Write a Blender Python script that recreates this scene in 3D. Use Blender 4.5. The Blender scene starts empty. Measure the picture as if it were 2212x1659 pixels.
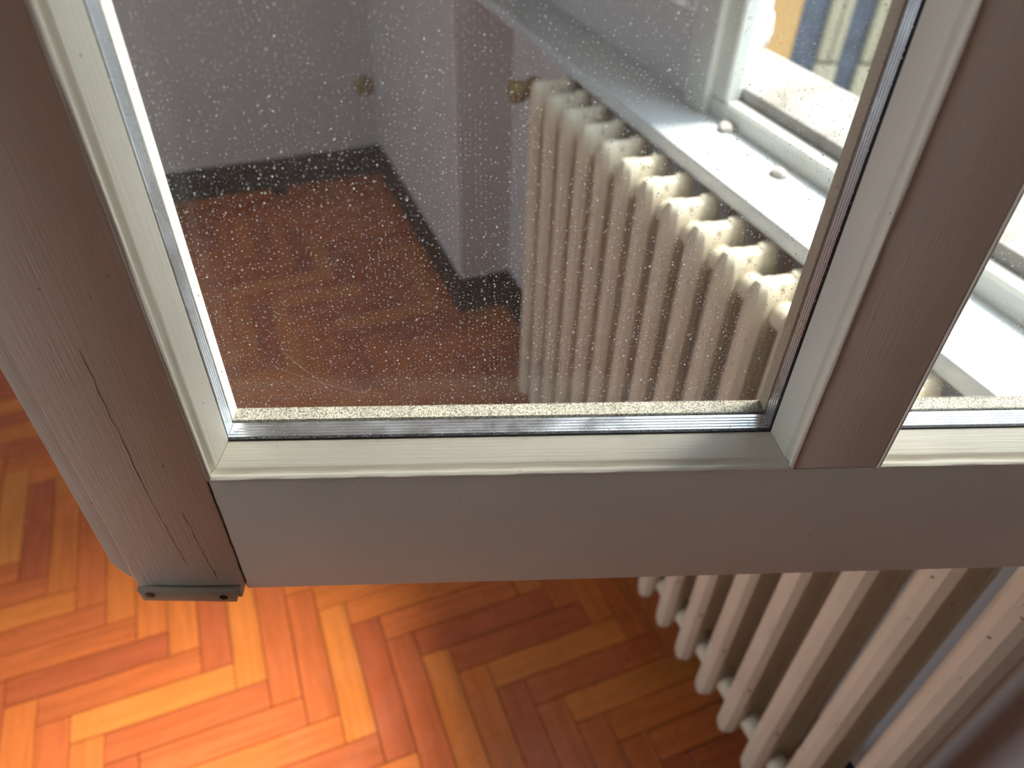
import bpy, bmesh, math, random
from mathutils import Vector, Matrix
random.seed(7)
SC = bpy.context.scene
COL = SC.collection

# ------------------------------------------------------------------ camera
CAM_Z = 1.20
cam_d = bpy.data.cameras.new('camera')
cam = bpy.data.objects.new('camera', cam_d); COL.objects.link(cam)
cr = Vector((0.930672, -0.365136, 0.022917))
cdn = Vector((-0.226987, -0.625408, -0.746553))
cf = Vector((0.286926, 0.689594, -0.664931))
M = Matrix.Identity(4)
for i in range(3):
    M[i][0] = cr[i]; M[i][1] = -cdn[i]; M[i][2] = -cf[i]
M[2][3] = CAM_Z
cam.matrix_world = M
cam_d.sensor_fit = 'HORIZONTAL'; cam_d.sensor_width = 36.0
cam_d.lens = 1607.04 / 2212 * 36.0
cam_d.clip_start = 0.02; cam_d.clip_end = 200
cam_d.dof.use_dof = True
cam_d.dof.focus_distance = 0.355
cam_d.dof.aperture_fstop = 7.5
SC.camera = cam

# ------------------------------------------------------------------ sky, sun, exposure
w = bpy.data.worlds.new('sky'); SC.world = w; w.use_nodes = True
bg = w.node_tree.nodes['Background']
bg.inputs['Color'].default_value = (0.72, 0.86, 1.0, 1)
bg.inputs['Strength'].default_value = 5.6
sd = bpy.data.lights.new('sun', 'SUN'); sd.energy = 11.5; sd.angle = math.radians(22); sd.color = (1.0, 0.95, 0.88)
sun = bpy.data.objects.new('sun', sd); COL.objects.link(sun)
sun.rotation_euler = Vector((1.0, 0.05, 1.50)).to_track_quat('Z', 'Y').to_euler()
sun.location = (6, -1, 9)
vs = SC.view_settings
vs.view_transform = 'Standard'; vs.look = 'None'; vs.exposure = -0.18; vs.gamma = 1; vs.use_curve_mapping = False
try:
    SC.cycles.use_denoising = True
    SC.cycles.max_bounces = 5; SC.cycles.diffuse_bounces = 3; SC.cycles.glossy_bounces = 2; SC.cycles.use_adaptive_sampling = True; SC.cycles.adaptive_threshold = 0.06; SC.cycles.adaptive_min_samples = 16; SC.cycles.time_limit = 1150; SC.cycles.transparent_max_bounces = 16
    SC.cycles.sample_clamp_indirect = 6
except Exception:
    pass

# ------------------------------------------------------------------ materials
def nodes(name):
    m = bpy.data.materials.new(name); m.use_nodes = True
    nt = m.node_tree
    return m, nt, nt.nodes['Principled BSDF'], nt.nodes['Material Output']
def N(nt, t, **kw):
    n = nt.nodes.new(t)
    for k, v in kw.items():
        if k.startswith('i_'):
            n.inputs[int(k[2:]) if k[2:].isdigit() else k[2:]].default_value = v
        else:
            setattr(n, k, v)
    return n
def ramp(nt, stops, interp='LINEAR'):
    n = nt.nodes.new('ShaderNodeValToRGB'); r = n.color_ramp; r.interpolation = interp
    while len(r.elements) < len(stops): r.elements.new(0.5)
    for e, (p, c) in zip(r.elements, stops):
        e.position = p; e.color = (c[0], c[1], c[2], 1) if not isinstance(c, (int, float)) else (c, c, c, 1)
    return n
def mapping(nt, scale, coord='Object', loc=(0, 0, 0)):
    tc = nt.nodes.new('ShaderNodeTexCoord'); mp = nt.nodes.new('ShaderNodeMapping')
    mp.inputs['Scale'].default_value = scale; mp.inputs['Location'].default_value = loc
    nt.links.new(tc.outputs[coord], mp.inputs['Vector'])
    return mp
def mixc(nt, a, b, fac, mode='MIX'):
    n = nt.nodes.new('ShaderNodeMix'); n.data_type = 'RGBA'; n.blend_type = mode
    for s, v in ((6, a), (7, b), (0, fac)):
        if hasattr(v, 'node') or hasattr(v, 'is_linked'): nt.links.new(v, n.inputs[s])
        else: n.inputs[s].default_value = v if s == 0 else (v[0], v[1], v[2], 1)
    return n.outputs[2]
def bump(nt, h, strength, dist):
    b = nt.nodes.new('ShaderNodeBump'); b.inputs['Strength'].default_value = strength; b.inputs['Distance'].default_value = dist
    nt.links.new(h, b.inputs['Height']); return b.outputs['Normal']

def paint_mat(name, col, axis, rough=0.45, streak=1.0, dirt=(0.30, 0.24, 0.16), chips=0.0):
    """brushed old enamel paint: brush streaks along one axis, specks of dirt, pits"""
    m, nt, b, o = nodes(name)
    sc = [900, 900, 900]; sc[axis] = 25
    n1 = N(nt, 'ShaderNodeTexNoise', i_Scale=1.0, i_Detail=4.0)
    nt.links.new(mapping(nt, sc).outputs[0], n1.inputs['Vector'])
    n2 = N(nt, 'ShaderNodeTexNoise', i_Scale=9.0, i_Detail=5.0)
    nt.links.new(mapping(nt, (1, 1, 1)).outputs[0], n2.inputs['Vector'])
    n3 = N(nt, 'ShaderNodeTexNoise', i_Scale=330.0, i_Detail=2.0)
    nt.links.new(mapping(nt, (1, 1, 1)).outputs[0], n3.inputs['Vector'])
    r2 = ramp(nt, [(0.3, 0.90), (0.7, 1.0)]); nt.links.new(n2.outputs[0], r2.inputs[0])
    c = mixc(nt, col, r2.outputs[0], 1.0, 'MULTIPLY')
    r1 = ramp(nt, [(0.35, 0.0), (0.75, 1.0)]); nt.links.new(n1.outputs[0], r1.inputs[0])
    mul = N(nt, 'ShaderNodeMath', operation='MULTIPLY', i_1=0.10 * streak); nt.links.new(r1.outputs[0], mul.inputs[0])
    c = mixc(nt, c, [k * 0.75 for k in col], mul.outputs[0])
    r3 = ramp(nt, [(0.755, 0.0), (0.80, 1.0)]); nt.links.new(n3.outputs[0], r3.inputs[0])
    c = mixc(nt, c, dirt, r3.outputs[0])
    if chips:
        n4 = N(nt, 'ShaderNodeTexNoise', i_Scale=62.0, i_Detail=3.0, i_Roughness=0.65)
        nt.links.new(mapping(nt, (1, 1, 0.7), loc=(3, 1, 2)).outputs[0], n4.inputs['Vector'])
        r4 = ramp(nt, [(0.735 - chips, 0.0), (0.75 - chips, 1.0)]); nt.links.new(n4.outputs[0], r4.inputs[0])
        c = mixc(nt, c, (0.07, 0.05, 0.04), r4.outputs[0])
    nt.links.new(c, b.inputs['Base Color'])
    b.inputs['Roughness'].default_value = rough
    add = N(nt, 'ShaderNodeMath', operation='MULTIPLY_ADD', i_1=0.5); nt.links.new(n1.outputs[0], add.inputs[0]); nt.links.new(n2.outputs[0], add.inputs[2])
    nt.links.new(bump(nt, add.outputs[0], 0.6, 0.0007), b.inputs['Normal'])
    return m

CREAM = (0.85, 0.785, 0.65)
PAINT_X = paint_mat('cream_paint_horizontal', CREAM, 0)
PAINT_Z = paint_mat('cream_paint_vertical', CREAM, 2)
FRAME_P = paint_mat('frame_paint', (0.66, 0.65, 0.58), 1)
RAD_P = paint_mat('radiator_paint', (0.82, 0.72, 0.54), 2, rough=0.5, chips=0.0)
RAD_P2 = paint_mat('radiator_chipped_paint', (0.82, 0.72, 0.54), 2, rough=0.5, chips=0.055)
BRACKET_P = paint_mat('painted_metal', (0.56, 0.50, 0.38), 0, rough=0.4)

def plain(name, col, rough=0.6, metal=0.0, noise=0.0, scale=20, bumpd=0.0):
    m, nt, b, o = nodes(name)
    b.inputs['Roughness'].default_value = rough; b.inputs['Metallic'].default_value = metal
    n = N(nt, 'ShaderNodeTexNoise', i_Scale=scale, i_Detail=5.0)
    nt.links.new(mapping(nt, (1, 1, 1)).outputs[0], n.inputs['Vector'])
    r = ramp(nt, [(0.3, [k * (1 - noise) for k in col]), (0.7, col)]); nt.links.new(n.outputs[0], r.inputs[0])
    nt.links.new(r.outputs[0], b.inputs['Base Color'])
    if bumpd: nt.links.new(bump(nt, n.outputs[0], 0.5, bumpd), b.inputs['Normal'])
    return m
WALL = plain('wall_plaster', (0.66, 0.605, 0.575), 0.9, noise=0.06, scale=6, bumpd=0.0008)
CEIL = plain('ceiling_plaster', (0.75, 0.73, 0.70), 0.9, noise=0.03)
BASE = plain('dark_baseboard', (0.012, 0.011, 0.012), 0.5, noise=0.4, scale=30)
SUBFLOOR = plain('floor_joint', (0.05, 0.02, 0.01), 0.8)
SEAL = plain('black_sealant', (0.012, 0.012, 0.016), 0.6, noise=0.4, scale=200)
BRASS = plain('aged_brass', (0.46, 0.30, 0.09), 0.45, metal=0.2, noise=0.4, scale=60)
SCREW = plain('old_screw', (0.32, 0.29, 0.23), 0.45, metal=0.5, noise=0.5, scale=400)
HOLE = plain('dark_hole', (0.02, 0.016, 0.012), 0.9)
WHITEP = plain('white_plastic', (0.86, 0.90, 0.90), 0.3)
OCHRE = plain('ochre_render', (0.40, 0.22, 0.075), 0.9, noise=0.08, scale=1.5)
BEIGE = plain('beige_stone', (0.30, 0.25, 0.16), 0.85, noise=0.15, scale=3)
DARKGLASS = plain('dark_shutter', (0.055, 0.064, 0.085), 0.5, noise=0.5, scale=5)
GROUND = plain('courtyard_paving', (0.35, 0.34, 0.33), 0.9, noise=0.2, scale=2)
PLASTER = plain('crumbling_plaster', (0.74, 0.66, 0.58), 0.95, noise=0.25, scale=40, bumpd=0.004)
FIBRE = plain('dust_fibre', (0.75, 0.72, 0.66), 0.9)
GRIT = plain('grit', (0.62, 0.55, 0.48), 0.9, noise=0.3, scale=200)

def marble_mat():
    m, nt, b, o = nodes('white_marble')
    n = N(nt, 'ShaderNodeTexNoise', i_Scale=7.0, i_Detail=7.0, i_Distortion=0.8)
    nt.links.new(mapping(nt, (1, 0.6, 1)).outputs[0], n.inputs['Vector'])
    r = ramp(nt, [(0.35, (0.70, 0.74, 0.75)), (0.55, (0.80, 0.82, 0.81))]); nt.links.new(n.outputs[0], r.inputs[0])
    nt.links.new(r.outputs[0], b.inputs['Base Color']); b.inputs['Roughness'].default_value = 0.25
    return m
MARBLE = marble_mat()
def worn_marble():
    m, nt, b, o = nodes('worn_outdoor_marble')
    n = N(nt, 'ShaderNodeTexNoise', i_Scale=16.0, i_Detail=7.0, i_Distortion=1.2, i_Roughness=0.65)
    nt.links.new(mapping(nt, (1, 0.8, 1)).outputs[0], n.inputs['Vector'])
    r = ramp(nt, [(0.30, (0.22, 0.18, 0.14)), (0.45, (0.32, 0.285, 0.24)), (0.62, (0.38, 0.36, 0.33))]); nt.links.new(n.outputs[0], r.inputs[0])
    nt.links.new(r.outputs[0], b.inputs['Base Color']); b.inputs['Roughness'].default_value = 0.75
    nt.links.new(bump(nt, n.outputs[0], 0.5, 0.001), b.inputs['Normal'])
    return m
WMARBLE = worn_marble()

def wood_mat():
    m, nt, b, o = nodes('varnished_parquet')
    oi = N(nt, 'ShaderNodeObjectInfo'); ge = N(nt, 'ShaderNodeNewGeometry')
    add = N(nt, 'ShaderNodeMath', operation='ADD'); nt.links.new(oi.outputs['Random'], add.inputs[0]); nt.links.new(ge.outputs['Random Per Island'], add.inputs[1])
    fr = N(nt, 'ShaderNodeMath', operation='FRACT'); nt.links.new(add.outputs[0], fr.inputs[0])
    cr_ = ramp(nt, [(0.0, (0.48, 0.105, 0.034)), (0.22, (0.58, 0.135, 0.036)), (0.5, (0.66, 0.165, 0.036)), (0.78, (0.70, 0.195, 0.038)), (0.93, (0.72, 0.235, 0.044)), (1.0, (0.50, 0.115, 0.036))])
    nt.links.new(fr.outputs[0], cr_.inputs[0])
    mp = mapping(nt, (6, 75, 6))
    vadd = N(nt, 'ShaderNodeVectorMath', operation='ADD'); nt.links.new(mp.outputs[0], vadd.inputs[0])
    sc = N(nt, 'ShaderNodeMath', operation='MULTIPLY', i_1=91.0); nt.links.new(fr.outputs[0], sc.inputs[0])
    nt.links.new(sc.outputs[0], vadd.inputs[1])
    g = N(nt, 'ShaderNodeTexNoise', i_Scale=1.0, i_Detail=5.0, i_Distortion=0.7); nt.links.new(vadd.outputs[0], g.inputs['Vector'])
    gr = ramp(nt, [(0.32, 0.70), (0.6, 1.0)]); nt.links.new(g.outputs[0], gr.inputs[0])
    c = mixc(nt, cr_.outputs[0], gr.outputs[0], 0.75, 'MULTIPLY')
    nt.links.new(c, b.inputs['Base Color'])
    dn = N(nt, 'ShaderNodeTexNoise', i_Scale=14.0, i_Detail=4.0); tc = N(nt, 'ShaderNodeNewGeometry')
    nt.links.new(tc.outputs['Position'], dn.inputs['Vector'])
    rr = ramp(nt, [(0.4, 0.22), (0.7, 0.42)]); nt.links.new(dn.outputs[0], rr.inputs[0])
    nt.links.new(rr.outputs[0], b.inputs['Roughness'])
    nt.links.new(bump(nt, dn.outputs[0], 0.25, 0.003), b.inputs['Normal'])
    b.inputs['IOR'].default_value = 1.5
    return m
WOOD = wood_mat()

def alu_mat():
    m, nt, b, o = nodes('aluminium_spacer')
    b.inputs['Base Color'].default_value = (0.90, 0.93, 0.98, 1); b.inputs['Metallic'].default_value = 1.0; b.inputs['Roughness'].default_value = 0.32
    n = N(nt, 'ShaderNodeTexNoise', i_Scale=60.0, i_Detail=3.0)
    nt.links.new(mapping(nt, (1, 1, 1)).outputs[0], n.inputs['Vector'])
    r = ramp(nt, [(0.4, 0.26), (0.7, 0.42)]); nt.links.new(n.outputs[0], r.inputs[0]); nt.links.new(r.outputs[0], b.inputs['Roughness'])
    return m
ALU = alu_mat()
def dust_ledge_mat():
    m, nt, b, o = nodes('dust_covered_ledge')
    n = N(nt, 'ShaderNodeTexNoise', i_Scale=1100.0, i_Detail=3.0)
    nt.links.new(mapping(nt, (1, 1, 1)).outputs[0], n.inputs['Vector'])
    n2 = N(nt, 'ShaderNodeTexNoise', i_Scale=60.0, i_Detail=4.0)
    nt.links.new(mapping(nt, (1, 1, 1)).outputs[0], n2.inputs['Vector'])
    r = ramp(nt, [(0.40, (0.10, 0.085, 0.06)), (0.54, (0.46, 0.42, 0.33))]); nt.links.new(n.outputs[0], r.inputs[0])
    r2 = ramp(nt, [(0.35, 0.82), (0.65, 1.0)]); nt.links.new(n2.outputs[0], r2.inputs[0])
    nt.links.new(mixc(nt, r.outputs[0], r2.outputs[0], 1.0, 'MULTIPLY'), b.inputs['Base Color'])
    b.inputs['Roughness'].default_value = 1.0
    nt.links.new(bump(nt, n.outputs[0], 0.8, 0.0006), b.inputs['Normal'])
    return m
DUSTLEDGE = dust_ledge_mat()

def glass_mat(name, dusty):
    m = bpy.data.materials.new(name); m.use_nodes = True
    nt = m.node_tree; nt.nodes.clear()
    out = N(nt, 'ShaderNodeOutputMaterial')
    tr = N(nt, 'ShaderNodeBsdfTransparent'); tr.inputs[0].default_value = (0.96, 0.975, 0.97, 1) if dusty else (0.985, 0.99, 0.988, 1)
    gl = N(nt, 'ShaderNodeBsdfGlossy', i_Roughness=0.0)
    lw = N(nt, 'ShaderNodeLayerWeight', i_Blend=0.5)     # facing term is the same from both sides of the thin pane
    p5 = N(nt, 'ShaderNodeMath', operation='POWER', i_1=5.0); nt.links.new(lw.outputs['Facing'], p5.inputs[0])
    fr = N(nt, 'ShaderNodeMath', operation='MULTIPLY_ADD', i_1=0.96, i_2=0.035); nt.links.new(p5.outputs[0], fr.inputs[0])
    mx = N(nt, 'ShaderNodeMixShader'); nt.links.new(fr.outputs[0], mx.inputs[0]); nt.links.new(tr.outputs[0], mx.inputs[1]); nt.links.new(gl.outputs[0], mx.inputs[2])
    last = mx.outputs[0]
    if dusty:
        # settled dust: film + fine specks of random size
        di = N(nt, 'ShaderNodeBsdfDiffuse'); di.inputs[0].default_value = (0.90, 0.87, 0.82, 1)
        ts = N(nt, 'ShaderNodeBsdfTranslucent'); ts.inputs[0].default_value = (0.90, 0.88, 0.85, 1)
        dm = N(nt, 'ShaderNodeMixShader', i_0=0.45); nt.links.new(di.outputs[0], dm.inputs[1]); nt.links.new(ts.outputs[0], dm.inputs[2])
        total = None
        for scale, lo, hi, loc in ((520.0, 0.03, 0.165, (0, 0, 0)), (190.0, 0.012, 0.10, (5, 3, 1))):
            mp = mapping(nt, (1, 0.0, 1), loc=loc); mp.inputs['Rotation'].default_value = (-math.pi / 2, 0, 0)
            v = N(nt, 'ShaderNodeTexVoronoi', voronoi_dimensions='2D', feature='F1', i_Scale=scale)
            nt.links.new(mp.outputs[0], v.inputs['Vector'])
            sx = N(nt, 'ShaderNodeSeparateColor'); nt.links.new(v.outputs['Color'], sx.inputs[0])
            pw = N(nt, 'ShaderNodeMath', operation='POWER', i_1=2.5); nt.links.new(sx.outputs[0], pw.inputs[0])
            rad = N(nt, 'ShaderNodeMapRange'); nt.links.new(pw.outputs[0], rad.inputs[0]); rad.inputs[3].default_value = lo; rad.inputs[4].default_value = hi
            lt = N(nt, 'ShaderNodeMath', operation='LESS_THAN'); nt.links.new(v.outputs['Distance'], lt.inputs[0]); nt.links.new(rad.outputs[0], lt.inputs[1])
            op = N(nt, 'ShaderNodeMath', operation='MULTIPLY_ADD', i_1=0.5, i_2=0.42); nt.links.new(sx.outputs[1], op.inputs[0])
            f = N(nt, 'ShaderNodeMath', operation='MULTIPLY'); nt.links.new(lt.outputs[0], f.inputs[0]); nt.links.new(op.outputs[0], f.inputs[1])
            if total is None: total = f.outputs[0]
            else:
                mxx = N(nt, 'ShaderNodeMath', operation='MAXIMUM'); nt.links.new(total, mxx.inputs[0]); nt.links.new(f.outputs[0], mxx.inputs[1]); total = mxx.outputs[0]
        n = N(nt, 'ShaderNodeTexNoise', i_Scale=7.0, i_Detail=5.0)
        nt.links.new(mapping(nt, (1, 0.0, 1)).outputs[0], n.inputs['Vector'])
        film = N(nt, 'ShaderNodeMapRange'); nt.links.new(n.outputs[0], film.inputs[0]); film.inputs[1].default_value = 0.3; film.inputs[2].default_value = 0.7
        film.inputs[3].default_value = FILM_LO; film.inputs[4].default_value = FILM_HI
        fin = N(nt, 'ShaderNodeMath', operation='MAXIMUM'); nt.links.new(total, fin.inputs[0]); nt.links.new(film.outputs[0], fin.inputs[1])
        m2 = N(nt, 'ShaderNodeMixShader'); nt.links.new(fin.outputs[0], m2.inputs[0]); nt.links.new(last, m2.inputs[1]); nt.links.new(dm.outputs[0], m2.inputs[2])
        last = m2.outputs[0]
    nt.links.new(last, out.inputs[0])
    return m
FILM_LO, FILM_HI = 0.010, 0.036
GLASS = glass_mat('clear_glass', False)
DUSTY = glass_mat('dusty_glass', True)

# ------------------------------------------------------------------ mesh helpers
def link(name, me, mat=None, parent=None, loc=None):
    o = bpy.data.objects.new(name, me); COL.objects.link(o)
    if mat is not None and me is not None and not me.materials: me.materials.append(mat)
    if parent is not None: o.parent = parent
    if loc is not None: o.location = loc
    return o
def from_bm(name, bm, mat, parent=None, smooth=None, loc=None):
    bmesh.ops.recalc_face_normals(bm, faces=bm.faces[:])
    if smooth is not None:
        for f in bm.faces: f.smooth = True
        for e in bm.edges:
            if len(e.link_faces) == 2 and e.calc_face_angle(0) > math.radians(smooth): e.smooth = False
    me = bpy.data.meshes.new(name); bm.to_mesh(me); bm.free()
    return link(name, me, mat, parent, loc)
def add_box(bm, lo, hi):
    vs_ = [bm.verts.new((x, y, z)) for x in (lo[0], hi[0]) for y in (lo[1], hi[1]) for z in (lo[2], hi[2])]
    for q in ((0, 1, 3, 2), (4, 6, 7, 5), (0, 4, 5, 1), (2, 3, 7, 6), (0, 2, 6, 4), (1, 5, 7, 3)):
        bm.faces.new([vs_[k] for k in q])
    return vs_
def box(name, lo, hi, mat, parent=None, bev=0.0, seg=2, loc=None):
    bm = bmesh.new(); add_box(bm, lo, hi)
    if bev: bmesh.ops.bevel(bm, geom=bm.edges[:], offset=bev, segments=seg, profile=0.5, affect='EDGES')
    return from_bm(name, bm, mat, parent, smooth=40 if bev else None, loc=loc)
def boxes(name, lst, mat, parent=None):
    bm = bmesh.new()
    for lo, hi in lst: add_box(bm, lo, hi)
    return from_bm(name, bm, mat, parent)
def prism(name, poly, axis, a, b, mat, parent=None, bev=0.0, smooth=None, seg=2):
    """extrude a polygon of 2D points along an axis (the two other axes in xyz order)"""
    bm = bmesh.new()
    def P(p, t):
        c = [0, 0, 0]; oth = [k for k in range(3) if k != axis]
        c[oth[0]] = p[0]; c[oth[1]] = p[1]; c[axis] = t; return c
    A = [bm.verts.new(P(p, a)) for p in poly]; B = [bm.verts.new(P(p, b)) for p in poly]
    bm.faces.new(A); bm.faces.new(B[::-1])
    for i in range(len(poly)):
        j = (i + 1) % len(poly); bm.faces.new((A[i], A[j], B[j], B[i]))
    if bev:
        bmesh.ops.recalc_face_normals(bm, faces=bm.faces[:])
        bmesh.ops.bevel(bm, geom=bm.edges[:], offset=bev, segments=seg, profile=0.5, affect='EDGES')
        if smooth is None: smooth = 40
    return from_bm(name, bm, mat, parent, smooth)
def add_rings(bm, rings, caps=True):
    R = [[bm.verts.new(p) for p in r] for r in rings]; n = len(R[0])
    for a, b in zip(R, R[1:]):
        for i in range(n):
            j = (i + 1) % n; bm.faces.new((a[i], a[j], b[j], b[i]))
    if caps: bm.faces.new(R[0][::-1]); bm.faces.new(R[-1])
def cyl_rings(c, axis, prof, n=16):
    """prof: list of (t along axis, radius)"""
    out = []
    oth = [k for k in range(3) if k != axis]
    for t, r in prof:
        ring = []
        for k in range(n):
            a = 2 * math.pi * k / n; p = list(c); p[axis] += t
            p[oth[0]] += r * math.cos(a); p[oth[1]] += r * math.sin(a); ring.append(p)
        out.append(ring)
    return out
def tag(o, label=None, cat=None, group=None, kind=None):
    if label: o['label'] = label
    if cat: o['category'] = cat
    if group: o['group'] = group
    if kind: o['kind'] = kind
    return o
def empty(name, loc, rz=0.0):
    o = bpy.data.objects.new(name, None); COL.objects.link(o); o.location = loc; o.rotation_euler = (0, 0, rz)
    o.empty_display_size = 0.05
    return o

# ------------------------------------------------------------------ room shell (x = towards the window wall, y = along it, z up)
U_NICHE, U_PIER, V_NICHE, V_FAR = 0.635, 0.502, 1.575, 2.460
U_WALL = 0.652
SILL = 0.795
HEAD = 2.36
OUT_U = 0.80
V_NEAR, U_LEFT, CEILZ = -2.4, -2.3, 2.85
NN = -0.65                                             # near end of the niche
V0, V1 = 0.0, 0.968                                    # masonry opening
wr = boxes('wall_right', [
    ((U_NICHE, NN, -0.02), (OUT_U, V_NICHE, SILL - 0.0225)),               # parapet under the sill
    ((U_WALL, 0.90, SILL - 0.0225), (0.70, V1, CEILZ)),
    ((U_WALL, V1, SILL - 0.0225), (OUT_U, V_NICHE, CEILZ)),                # beside the window
    ((U_WALL, NN, SILL - 0.0225), (OUT_U, V0 - 0.04, CEILZ)),
    ((U_WALL, V0 - 0.04, HEAD + 0.05), (OUT_U, V1, CEILZ)),               # lintel
], WALL); tag(wr, kind='structure')
box('pier', (U_PIER, V_NICHE, -0.02), (OUT_U, V_FAR + 0.2, CEILZ), WALL, wr)
box('pier', (U_PIER, V_NEAR - 0.2, -0.02), (OUT_U, NN, CEILZ), WALL, wr)
tag(box('wall_far', (U_LEFT - 0.2, V_FAR, -0.02), (U_PIER, V_FAR + 0.2, CEILZ), WALL), kind='structure')
FILL_W = (0.25, 1.10, 0.02, 2.30)                          # added fill-light window, in the wall opposite: y from, to, z from, to
tag(boxes('wall_left', [((U_LEFT - 0.2, V_NEAR, -0.02), (U_LEFT, FILL_W[0], CEILZ)), ((U_LEFT - 0.2, FILL_W[1], -0.02), (U_LEFT, V_FAR, CEILZ)),
    ((U_LEFT - 0.2, FILL_W[0], FILL_W[3]), (U_LEFT, FILL_W[1], CEILZ)), ((U_LEFT - 0.2, FILL_W[0], -0.02), (U_LEFT, FILL_W[1], FILL_W[2]))], WALL), kind='structure')
fill_win = empty('fill_window', (U_LEFT - 0.1, (FILL_W[0] + FILL_W[1]) / 2, FILL_W[2])); tag(fill_win, kind='structure')
hw, hh = (FILL_W[1] - FILL_W[0]) / 2, FILL_W[3] - FILL_W[2]
for lo, hi in (((-0.04, -hw, 0), (0.04, -hw + 0.05, hh)), ((-0.04, hw - 0.05, 0), (0.04, hw, hh)), ((-0.04, -hw + 0.05, hh - 0.05), (0.04, hw - 0.05, hh)), ((-0.04, -hw + 0.05, 0), (0.04, hw - 0.05, 0.05))):
    box('fill_window_frame', lo, hi, FRAME_P, fill_win, bev=0.003)
tag(box('wall_near', (U_LEFT - 0.2, V_NEAR - 0.2, -0.02), (U_PIER, V_NEAR, CEILZ), WALL), kind='structure')
tag(box('ceiling', (U_LEFT - 0.2, V_NEAR - 0.2, CEILZ), (OUT_U, V_FAR + 0.2, CEILZ + 0.2), CEIL), kind='structure')
BH, BT = 0.098, 0.013
tag(prism('baseboard_far', [(V_FAR, 0), (V_FAR, BH), (V_FAR - BT * 0.6, BH), (V_FAR - BT, BH - 0.012), (V_FAR - BT, 0)], 0, U_LEFT, U_PIER, BASE), kind='structure')
bb = boxes('baseboard_right', [
    ((U_PIER - BT, V_NICHE - BT, 0), (U_PIER, V_FAR - BT, BH)),
    ((U_PIER, V_NICHE - BT, 0), (U_NICHE, V_NICHE, BH)),
    ((U_NICHE - BT, NN, 0), (U_NICHE, V_NICHE - BT, BH)),
    ((U_PIER - BT, V_NEAR, 0), (U_PIER, NN, BH)),
], BASE); tag(bb, kind='structure')

# ------------------------------------------------------------------ herringbone parquet
PW, PL, GAP = 0.05, 5, 0.0007
GX, GY = -0.285, 0.845                                 # a lattice corner read off the photograph
floor = box('floor', (U_LEFT - 0.2, V_NEAR - 0.2, -0.04), (OUT_U, V_FAR + 0.2, -0.004), SUBFLOOR); tag(floor, kind='structure')
def plank_mesh():
    bm = bmesh.new(); add_box(bm, (GAP, GAP, -0.006), (PW * PL - GAP, PW - GAP, 0))
    bm.faces.ensure_lookup_table()
    te = [e for e in bm.edges if all(abs(v.co.z) < 1e-6 for v in e.verts)]
    bmesh.ops.bevel(bm, geom=te, offset=0.0005, segments=1, affect='EDGES')
    me = bpy.data.meshes.new('plank'); bmesh.ops.recalc_face_normals(bm, faces=bm.faces[:]); bm.to_mesh(me); bm.free(); me.materials.append(WOOD)
    return me
PM = plank_mesh()
x0, x1 = int((U_LEFT - GX) / PW) - 2, int((U_NICHE - GX) / PW) + 2
y0, y1 = int((V_NEAR - GY) / PW) - 2, int((V_FAR - GY) / PW) + 2
cand = []
for ix in range(x0 - 5, x1 + 1):
    for iy in range(y0 - 5, y1 + 1):
        s = (ix + iy) % (2 * PL)
        # row just below GY (iy=-1) must end at GX (ix=0 exclusive): start ix=-5 -> sum -6
        if (ix + iy + 6) % (2 * PL) == 0: cand.append((ix, iy, 0))
        if (ix + iy + 1) % (2 * PL) == 0: cand.append((ix, iy, 1))
near, rest = [], []
for ix, iy, v in cand:
    x, y = GX + ix * PW, GY + iy * PW
    cx, cy = (x + PW * PL / 2, y + PW / 2) if v == 0 else (x + PW / 2, y + PW * PL / 2)
    if cx > U_NICHE + 0.05 or cx < U_LEFT or cy > V_FAR + 0.05 or cy < V_NEAR: continue
    if cx > U_PIER + 0.12 and (cy > V_NICHE + 0.1 or cy < NN - 0.1): continue
    vis = (-0.78 < cx and 0.22 < cy)
    d = math.hypot(cx - 0.1, (cy - 0.9) * 0.55)
    (near if vis else rest).append((d, x, y, v))
near.sort(); rest += near[298:]; near = near[:298]
for d, x, y, v in near:
    o = link('plank', PM, None, floor)
    if v == 0: o.location = (x, y, 0)
    else: o.location = (x + PW, y, 0); o.rotation_euler = (0, 0, math.pi / 2)
bm = bmesh.new()
for d, x, y, v in rest:
    lo, hi = ((x + GAP, y + GAP), (x + PW * PL - GAP, y + PW - GAP)) if v == 0 else ((x + GAP, y + GAP), (x + PW - GAP, y + PW * PL - GAP))
    add_box(bm, (lo[0], lo[1], -0.006), (hi[0], hi[1], 0))
tag(from_bm('parquet_planks', bm, WOOD, floor), kind='stuff')

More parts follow.
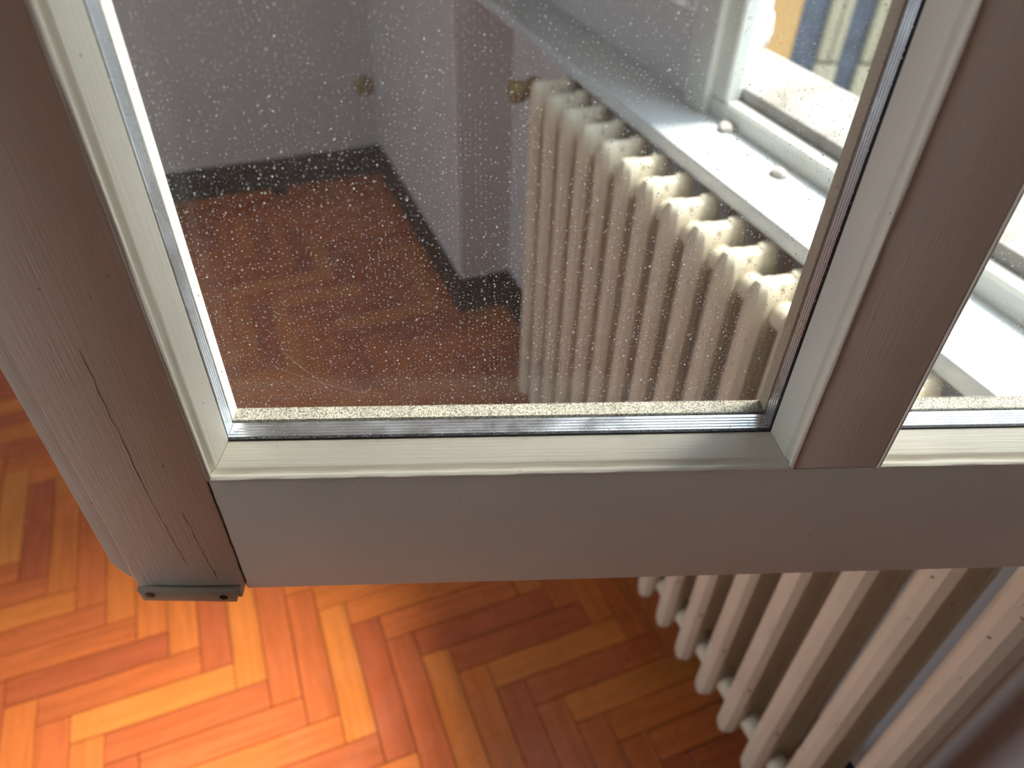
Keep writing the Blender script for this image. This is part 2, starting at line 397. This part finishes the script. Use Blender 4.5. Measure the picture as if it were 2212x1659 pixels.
# ------------------------------------------------------------------ window opening: sills and fixed frame
win = empty('window_1', (0.66, 0.42, SILL)); tag(win, kind='structure')
def wpart(fn, *a, **k):
    o = fn(*a, parent=win, **k); o.location = -win.location; return o
FR = CAM_Z - 0.379                                     # top of the frame rail
OM = CAM_Z - 0.363                                     # outer marble
wpart(box, 'inner_sill', (0.545, NN, SILL - 0.022), (0.70, V_NICHE, SILL), MARBLE, bev=0.003)
wpart(box, 'outer_sill', (0.6725, V0 - 0.09, OM - 0.03), (0.803, 0.967, OM), WMARBLE, bev=0.003)
wpart(prism, 'frame_rail', [(0.645, SILL), (0.645, FR - 0.004), (0.649, FR), (0.668, FR), (0.6725, FR - 0.004), (0.6725, SILL)], 1, 0.03, 0.86, FRAME_P)
def jamb(name, sgn, vref):
    """stepped, round-edged jamb; v measured into the opening from vref"""
    pts = [(0.630, 0.055), (0.630, 0.003), (0.633, 0.0), (0.645, 0.0), (0.645, -0.023), (0.648, -0.026), (0.666, -0.026), (0.6725, -0.022), (0.700, -0.010), (0.700, 0.055)]
    poly = [(u, vref + sgn * d) for u, d in pts]
    return wpart(prism, name, poly, 2, FR + 0.0006, HEAD, FRAME_P)
jamb('frame_jamb', 1, 0.855); jamb('frame_jamb', -1, 0.003)
wpart(box, 'frame_head', (0.630, -0.05, HEAD - 0.05), (0.70, 0.91, HEAD + 0.05), FRAME_P)
wpart(box, 'jamb_foot', (0.632, 0.858, SILL), (0.70, 0.908, FR), FRAME_P)
wpart(box, 'outer_reveal', (0.7005, 0.968, OM), (0.803, 0.99, HEAD + 0.1), PLASTER)
# ragged plaster left on the reveal
bm = bmesh.new(); bmesh.ops.create_icosphere(bm, subdivisions=3, radius=1)
for v in bm.verts:
    n = 1 + 0.28 * math.sin(7 * v.co.x + 3 * v.co.z) * math.cos(5 * v.co.y + 4 * v.co.z)
    v.co = Vector((0.788 + v.co.x * 0.014 * n, 0.964 + v.co.y * 0.014 * n, OM + 0.030 + v.co.z * 0.034 * n))
wpart(lambda parent: from_bm('plaster_lump', bm, PLASTER, parent, smooth=60))
# strap plate of the shutter on the wall beside the window
sp = empty('shutter_strap_plate', (U_WALL, 0.985, 0.918)); tag(sp, 'white plastic shutter strap plate on the wall beside the window', 'strap plate')
box('plate', (-0.008, -0.055, -0.012), (0.0, 0.045, 0.30), WHITEP, sp, bev=0.003)
box('cover', (-0.030, -0.047, -0.004), (-0.008, 0.037, 0.28), WHITEP, sp, bev=0.004)
# bits of grit on the sill
def grit(name, u, v, z, r, seed, label):
    rnd = random.Random(seed); bm = bmesh.new(); bmesh.ops.create_icosphere(bm, subdivisions=2, radius=1)
    for q in bm.verts:
        k = 0.75 + 0.5 * rnd.random(); q.co = Vector((q.co.x * r[0] * k, q.co.y * r[1] * k, max(q.co.z * r[2] * k, -r[2] * 0.45)))
    o = from_bm(name, bm, GRIT, None, smooth=60, loc=(u, v, z + r[2] * 0.45)); tag(o, label, 'debris')
grit('plaster_crumb', 0.632, 0.800, SILL, (0.011, 0.013, 0.007), 1, 'pinkish plaster crumb against the frame rail, far end of the marble sill')
grit('plaster_flake', 0.618, 0.665, SILL, (0.009, 0.013, 0.006), 2, 'flat pale flake lying on the sunlit middle of the marble sill')
grit('cocoon_speck', 0.628, 0.232, SILL, (0.0025, 0.003, 0.0025), 3, 'tiny pale speck on the sill beyond the right pane')

# ------------------------------------------------------------------ radiator
NSEC, PITCH, RV0 = 17, 0.06, 1.106
RB, RT = 0.100, 0.772
UF, UR = 0.4945, 0.5400
rad = empty('cast_iron_radiator', (0.513, RV0 - 8 * PITCH, RB)); tag(rad, 'cream painted cast-iron column radiator under the window sill', 'radiator')
def section_mesh():
    bm = bmesh.new()
    prof = [(0.0, -0.0170), (0.0100, -0.0138), (0.0162, -0.0050), (0.0162, 0.0070), (0.0095, 0.0165), (-0.0095, 0.0165), (-0.0162, 0.0070), (-0.0162, -0.0050), (-0.0100, -0.0138)]
    ends = [(0.0, 0.30), (0.003, 0.55), (0.009, 0.80), (0.018, 0.95), (0.030, 1.0)]
    for uc in (UF, UR):
        sg = 1 if uc == UF else -1
        rings = []
        for dz, k in ends: rings.append([(uc - 0.513 + sg * (pu * (0.55 + 0.45 * k)), pv * k, dz) for pv, pu in prof])
        H = RT - RB
        for dz, k in reversed(ends): rings.append([(uc - 0.513 + sg * (pu * (0.55 + 0.45 * k)), pv * k, H - dz * 1.25) for pv, pu in prof])
        add_rings(bm, rings)
    # hubs joining both columns, top and bottom
    for zc, hz in ((0.042, 0.024), (RT - RB - 0.032, 0.0315)):
        rings = []
        for du, k in ((-0.031, 0.45), (-0.027, 0.75), (-0.018, 0.96), (0.0, 1.0), (0.018, 0.96), (0.027, 0.75), (0.031, 0.45)):
            rings.append([(du, 0.0168 * k * math.cos(a), zc + hz * k * math.sin(a)) for a in [2 * math.pi * i / 12 for i in range(12)]])
        add_rings(bm, rings)
    # thin web between the two columns
    add_box(bm, (-0.014, -0.0140, 0.085), (0.036, 0.0140, RT - RB - 0.05))
    me = bpy.data.meshes.new('section')
    bmesh.ops.recalc_face_normals(bm, faces=bm.faces[:])
    for f in bm.faces: f.smooth = True
    for e in bm.edges:
        if len(e.link_faces) == 2 and e.calc_face_angle(0) > math.radians(24): e.smooth = False
    bm.to_mesh(me); bm.free(); me.materials.append(RAD_P2)
    return me
def nipple_mesh():
    bm = bmesh.new()
    add_rings(bm, cyl_rings((0, PITCH / 2, 0), 1, [(-0.020, 0.014), (-0.012, 0.0165), (0.012, 0.0165), (0.020, 0.014)], 14))
    me = bpy.data.meshes.new('joint'); bmesh.ops.recalc_face_normals(bm, faces=bm.faces[:])
    for f in bm.faces: f.smooth = True
    bm.to_mesh(me); bm.free(); me.materials.append(RAD_P)
    return me
SM, NM = section_mesh(), nipple_mesh()
for i in range(NSEC):
    yy = (8 - i) * PITCH
    link('section', SM, None, rad, (0, yy, 0))
    if i:
        for zc in (0.042, RT - RB - 0.038): link('joint', NM, None, rad, (0, yy, zc))
for k, yy in enumerate((-0.39, 0.39)):
    for zz in (0.07, 0.60):
        box('wall_bracket', (0.020, yy - 0.008, zz - 0.006), (U_NICHE - 0.513 - 0.0002, yy + 0.008, zz + 0.006), RAD_P, rad, bev=0.002)
# valve and pipe at the far top end
vz = RT - RB - 0.038
bm = bmesh.new(); add_rings(bm, cyl_rings((0, 0.48, vz), 1, [(0.018, 0.015), (0.05, 0.013), (0.052, 0.019), (0.076, 0.019), (0.080, 0.012)], 14))
add_rings(bm, cyl_rings((0, 0.545, vz), 0, [(0.0, 0.010), (U_NICHE - 0.513 - 0.0002, 0.010)], 12))
valve = from_bm('valve', bm, BRASS, rad, smooth=40)
bm = bmesh.new(); add_rings(bm, cyl_rings((-0.022, 0.545, vz), 0, [(-0.024, 0.010), (-0.022, 0.018), (-0.008, 0.020), (0.0, 0.017), (0.004, 0.010), (0.03, 0.008)], 16))
from_bm('handle', bm, BRASS, valve, smooth=40)

# brass cap low on the far wall, next to the corner
cap = empty('wall_cap', (0.468, V_FAR, 0.302)); tag(cap, 'small round brownish cap on the far wall beside the corner', 'wall cap')
bm = bmesh.new(); add_rings(bm, cyl_rings((0, 0, 0), 1, [(0.0, 0.031), (-0.006, 0.031), (-0.010, 0.026), (-0.012, 0.012)], 24)); from_bm('rosette', bm, BRASS, cap, smooth=40)
bm = bmesh.new(); add_rings(bm, cyl_rings((0, -0.012, 0), 1, [(0.002, 0.010), (-0.010, 0.010), (-0.013, 0.006)], 16)); from_bm('plug', bm, BRASS, cap, smooth=40)

# ------------------------------------------------------------------ open casement sash
# local axes: x along the sash towards its hinge, y through it (away from the camera side), z up
SV = Vector((0.947072, -0.321021, 0)); SN = Vector((0.321021, 0.947072, 0))
S0, N0, Z0 = 0.585, 0.266, CAM_Z - 0.3685
sash = empty('casement_sash', SV * S0 + SN * N0 + Vector((0, 0, Z0)), math.atan2(-0.321021, 0.947072))
tag(sash, 'cream painted wooden casement sash standing open, with two dusty double-glazed panes', 'window sash')
def L(o):                                              # parts are modelled in (s, n, camera-relative z)
    o.location = (-S0, -N0, CAM_Z - Z0); return o
F, B_ = 0.243, 0.2890
zb, zr = -0.3685, -0.2770                              # bottom of sash, top of bottom rail face
zt, zt2 = 1.02, 1.10
sLo, sLi, sMl, sMr, sRi, sRo = -0.1885, -0.1295, 0.1590, 0.2020, 0.5200, 0.5850
L(box('stile', (sLo, F, zb + 0.003), (sLi, B_, zt2), PAINT_Z, sash, bev=0.0012))
L(box('stile', (sRi, F, zb), (sRo, B_, zt2), PAINT_Z, sash, bev=0.0012))
L(prism('rebate_lip', [(-0.2005, 0.0), (-0.2005, -0.349), (-0.1985, -0.356), (-0.1945, -0.3635), (-0.1880, -0.3655), (-0.1880, zt2), (-0.2005, zt2)], 1, 0.249, 0.266, PAINT_Z, sash, bev=0.0008))
L(box('bottom_rail', (sLi + 0.0004, F, zb), (sRi - 0.0004, B_, zr), PAINT_X, sash, bev=0.0008))
L(box('top_rail', (sLi + 0.0004, F, zt), (sRi - 0.0004, B_, zt2), PAINT_X, sash, bev=0.0008))
L(box('mullion', (sMl, F, zr + 0.0003), (sMr, B_, zt), PAINT_Z, sash, bev=0.0010))
# moulded glazing beads, mitred: (fraction into the opening, depth)
BEAD = [(0.00, 0.2455), (0.00, 0.2432), (0.10, 0.2424), (0.24, 0.2425), (0.36, 0.2432), (0.40, 0.2442), (0.24, 0.2452), (0.08, 0.2460), (0.05, 0.2469), (0.16, 0.2480), (0.44, 0.2489), (0.56, 0.2500),
        (0.94, 0.2636), (1.0, 0.2646), (1.0, 0.2654), (0.0, 0.2654)]
def bead(name, side, x0, x1, z0, z1, dl, dr, db, dt, mat):
    bm = bmesh.new(); A, Bv = [], []; e = 0.00018
    for t, n in BEAD:
        xl, xr, zl, zh = x0 + t * dl, x1 - t * dr, z0 + t * db, z1 - t * dt
        if side == 'b': a, b = (xl + e, n, zl), (xr - e, n, zl)
        if side == 't': a, b = (xl + e, n, zh), (xr - e, n, zh)
        if side == 'l': a, b = (xl, n, zl + e), (xl, n, zh - e)
        if side == 'r': a, b = (xr, n, zl + e), (xr, n, zh - e)
        # paint runs and dents: a little waviness along the long pieces
        A.append(a); Bv.append(b)
    K = 40 if side in 'bt' else 60
    rnd = random.Random(hash((side, round(x0, 3))) % 999)
    ph = [rnd.random() * 6 for _ in range(6)]
    rings = []
    for k in range(K + 1):
        f = k / K; ring = []
        for q, (a, b) in enumerate(zip(A, Bv)):
            p = [a[i] + (b[i] - a[i]) * f for i in range(3)]
            if 0 < k < K and 1 < q < 11: p[1] += 0.00012 * math.sin(23 * f * (b[0] - a[0] + b[2] - a[2]) * 6 + ph[q % 6]) + 0.00008 * math.sin(71 * f + ph[(q + 2) % 6])
            ring.append(p)
        rings.append(ring)
    add_rings(bm, rings)
    return L(from_bm(name, bm, mat, sash, smooth=35))
def ridged(name, side, x0, x1, z0, z1):
    """aluminium spacer bar with fine ridges, standing round the cavity between the panes"""
    a, b = 0.2672, 0.2775; prof = []
    K = 21
    for k in range(K):
        n = a + (b - a) * k / (K - 1)
        prof.append((n, 0.0004 if (k % 4 in (0, 1)) and k not in (0, 1, K - 1) else 0.0))
    bm = bmesh.new(); rA, rB = [], []
    for n, hgt in prof + [(b, -0.006), (a, -0.006)]:
        m = hgt
        if side == 'b': p, q = (x0 + m, n, z0 + m), (x1 - m, n, z0 + m)
        if side == 't': p, q = (x0 + m, n, z1 - m), (x1 - m, n, z1 - m)
        if side == 'l': p, q = (x0 + m, n, z0 + m), (x0 + m, n, z1 - m)
        if side == 'r': p, q = (x1 - m, n, z0 + m), (x1 - m, n, z1 - m)
        rA.append(p); rB.append(q)
    add_rings(bm, [rA, rB])
    return L(from_bm(name, bm, ALU, sash))
def pane(name, x0, x1, z0, z1, n0, n1, dusty_front, seed):
    bm = bmesh.new(); add_box(bm, (x0, n0, z0), (x1, n1, z1))
    o = L(from_bm(name, bm, GLASS, sash)); o.data.materials.append(DUSTY)
    for p in o.data.polygons:
        if abs(p.normal.y) > 0.9 and ((p.center.y < (n0 + n1) / 2) == dusty_front): p.material_index = 1
    return o
panes = []
for (a, b, dl, dr) in ((sLi, sMl, 0.0062, 0.0060), (sMr, sRi, 0.0060, 0.0060)):
    for side, mat in (('b', PAINT_X), ('t', PAINT_X), ('l', PAINT_Z), ('r', PAINT_Z)):
        bead('glazing_bead', side, a, b, zr, zt, dl, dr, 0.0050, 0.0050, mat)
    gx0, gx1, gz0, gz1 = a + dl, b - dr, zr + 0.0050, zt - 0.0050
    for side in 'btlr': ridged('spacer_bar', side, gx0 - 0.0004, gx1 + 0.0008, gz0 + 0.0002, gz1 - 0.0002)
    # sealant line under the front pane
    L(box('sealant_line', (gx0 - 0.0006, 0.2648, gz0 - 0.001), (gx1 + 0.0006, 0.2670, gz0 + 0.0009), SEAL, sash))
    L(box('sealant_line', (gx1 - 0.0004, 0.2648, gz0 - 0.001), (gx1 + 0.0012, 0.2670, gz1), SEAL, sash))
    L(box('sealant_line', (gx0 - 0.0012, 0.2648, gz0 - 0.001), (gx0 - 0.0002, 0.2670, gz1), SEAL, sash))
    # outer rebate: dusty ledge below, painted ledges at the sides
    L(box('dusty_ledge', (a + 0.001, 0.2796, zr - 0.0006), (b - 0.001, B_ - 0.0006, gz0 + 0.0004), DUSTLEDGE, sash))
    L(box('outer_ledge', (a - 0.0006, 0.2796, zr), (gx0 - 0.001, B_ - 0.0006, zt), PAINT_Z, sash))
    L(box('outer_ledge', (gx1 + 0.001, 0.2796, zr), (b + 0.0006, B_ - 0.0006, zt), PAINT_Z, sash))
    L(box('outer_ledge', (gx0, 0.2796, gz1), (gx1, B_ - 0.0006, zt + 0.0006), PAINT_X, sash))
    fr_ = pane('front_pane', gx0 - 0.001, gx1 + 0.001, gz0 - 0.002, gz1 + 0.002, 0.2654, 0.2671, True, 1)
    bk_ = pane('back_pane', gx0 - 0.001, gx1 + 0.001, gz0 - 0.002, gz1 + 0.002, 0.2777, 0.2794, False, 2)
    panes.append((fr_, gx0, gx1, gz0, gz1))

# dust fibres and cobweb threads stuck to the front pane
def fibres(parent, gx0, gx1, gz0, gz1, count, seed, special=()):
    rnd = random.Random(seed); bm = bmesh.new()
    def tube(pts, r):
        rings = []
        for i, p in enumerate(pts):
            k = r * (0.5 if i in (0, len(pts) - 1) else 1.0)
            rings.append([(p[0] + k * math.cos(t), p[1] - k * 0.8 * math.sin(t) * 0 - (k if q == 1 else 0), p[2] + k * math.sin(t)) for q, t in enumerate((0.3, 2.4, 4.5))])
        add_rings(bm, rings)
    def thread(x, z, ln, ang, curl, r):
        pts = []; k = 9; a = ang
        for i in range(k):
            pts.append((x, 0.26525, z)); x += math.cos(a) * ln / k; z += math.sin(a) * ln / k; a += rnd.gauss(0, curl)
            x = min(max(x, gx0 + 0.001), gx1 - 0.001); z = max(z, gz0 + 0.0012)
        tube(pts, r)
    for i in range(count):
        x = rnd.uniform(gx0, gx1); z = gz0 + 0.26 * rnd.random() ** 1.7
        thread(x, z, 0.0015 + 0.008 * rnd.random() ** 3, rnd.random() * 6.28, 0.5, rnd.uniform(0.00005, 0.00011))
    for i in range(count):                              # lint heaped along the bottom edge
        x = rnd.uniform(gx0, gx1); z = gz0 + 0.001 + 0.010 * rnd.random() ** 2
        thread(x, z, 0.003 + 0.006 * rnd.random(), rnd.gauss(0, 0.5), 0.6, rnd.uniform(0.00004, 0.00008))
    for s in special: thread(*s)
    o = from_bm('dust_fibres', bm, FIBRE, parent); tag(o, kind='stuff'); return o
sp_ = [(0.075, gz0 + 0.004, 0.028, 0.55, 0.12, 0.00010), (0.076, gz0 + 0.003, 0.032, 0.42, 0.10, 0.00009), (0.080, gz0 + 0.006, 0.030, 0.30, 0.10, 0.00007),
       (-0.095, gz0 + 0.050, 0.055, -0.55, 0.10, 0.00006), (-0.088, gz0 + 0.060, 0.040, -1.0, 0.12, 0.00008), (-0.10, gz0 + 0.002, 0.030, 0.9, 0.25, 0.00006),
       (0.00, gz0 + 0.110, 0.020, -1.4, 0.25, 0.00009), (0.020, gz0 + 0.030, 0.060, 0.3, 0.1, 0.00005), (0.10, gz0 + 0.07, 0.05, 0.15, 0.1, 0.00005),
       (-0.06, gz0 + 0.003, 0.04, 0.2, 0.25, 0.00007), (-0.035, gz0 + 0.008, 0.02, -0.2, 0.3, 0.00007)]
(fp, gx0, gx1, gz0, gz1) = panes[0]
fibres(fp, gx0, gx1, gz0, gz1, 230, 11, sp_)
(fp, gx0, gx1, gz0, gz1) = panes[1]
fibres(fp, gx0, gx1, gz0, gz1, 70, 12)

# keeper plate under the free corner, one screw and one empty hole
br = L(prism('keeper_plate', [(-0.1876, -0.3620), (-0.1868, -0.3725), (-0.1362, -0.3765), (-0.1338, -0.3665)], 1, 0.2395, 0.2425, BRACKET_P, sash, bev=0.0005))
L(box('keeper_foot', (-0.1855, 0.2424, -0.3760), (-0.1335, 0.262, -0.3672), BRACKET_P, sash, bev=0.0005))
def disc(name, s, z, n, r, mat, parent, dome):
    bm = bmesh.new(); add_rings(bm, cyl_rings((s, n, z), 1, [(0.0012, r), (0.0, r), (-dome, r * 0.75), (-dome * 1.2, r * 0.2)], 18))
    o = from_bm(name, bm, mat, parent, smooth=50); return o
disc('screw', -0.1818, -0.3672, 0.2394, 0.0027, SCREW, br, 0.0004)
disc('screw_hole', -0.1425, -0.3712, 0.2394, 0.0023, HOLE, br, 0.00005)
# hairline cracks in the old paint of the free stile
def crack(name, pts, wd, seed):
    rnd = random.Random(seed); bm = bmesh.new(); top, bot = [], []; fine = []
    for (a, b) in zip(pts, pts[1:]):
        for k in range(10): fine.append((a[0] + (b[0] - a[0]) * k / 10 + rnd.gauss(0, 0.00025), a[1] + (b[1] - a[1]) * k / 10))
    fine.append(pts[-1])
    rings = []
    for i, (x, z) in enumerate(fine):
        k = wd * (0.35 + 0.9 * rnd.random()) * (0.3 if i in (0, len(fine) - 1) else 1)
        rings.append([(x - k, F - 0.00004, z), (x + k, F - 0.00004, z), (x, F + 0.0004, z)])
    add_rings(bm, rings)
    return L(from_bm(name, bm, HOLE, sash))
crack('paint_crack', [(-0.1600, -0.195), (-0.1602, -0.2727), (-0.1585, -0.315), (-0.1565, -0.345)], 0.00013, 5)
crack('paint_crack', [(-0.1470, -0.300), (-0.1455, -0.335), (-0.1435, -0.358)], 0.00016, 6)
crack('joint_crack', [(-0.1293, -0.2775), (-0.1289, -0.315), (-0.1291, -0.3680)], 0.00030, 7)
# hinges on the wall side
for zc in (-0.20, 0.35, 0.92):
    bm = bmesh.new(); add_rings(bm, cyl_rings((sRo + 0.006, B_ - 0.004, zc), 2, [(-0.045, 0.003), (-0.043, 0.007), (0.043, 0.007), (0.045, 0.003)], 14))
    L(from_bm('hinge', bm, FRAME_P, sash, smooth=40))

# ------------------------------------------------------------------ outside: wing across the courtyard
hd = Vector((0.384, 0.9233, 0)); rt = Vector((0.9233, -0.384, 0))
wing = empty('courtyard_building', rt * 4.0 + hd * 10.0 + Vector((0, 0, -5.0)), math.atan2(-0.384, 0.9233))
tag(wing, 'ochre building wing with beige pilasters and dark shutters outside the window', 'building')
box('wall', (-7.0, 0.10, 0), (-0.52, 0.6, 11), OCHRE, wing)
box('back_wall', (-0.52, 0.35, 0), (9.0, 0.6, 11), OCHRE, wing)
for k in range(8):
    c = -0.05 + k * 0.565
    box('shutter', (c - 0.48, 0.10, 0), (c - 0.13, 0.18, 11), DARKGLASS, wing)
    for e in (-1, 1):
        x0_, x1_ = (c - 0.135, c - 0.008) if e < 0 else (c + 0.008, c + 0.125)
        box('pilaster', (x0_, 0.0, 3.02), (x1_, 0.34, 11), BEIGE, wing, bev=0.015)
        box('pilaster_base', (x0_ - 0.01, 0.0, 0), (x1_ + 0.01, 0.34, 2.98), BEIGE, wing, bev=0.015)
tag(box('courtyard_ground', (-40, -40, -5.1), (40, 40, -5.0), GROUND), kind='structure')
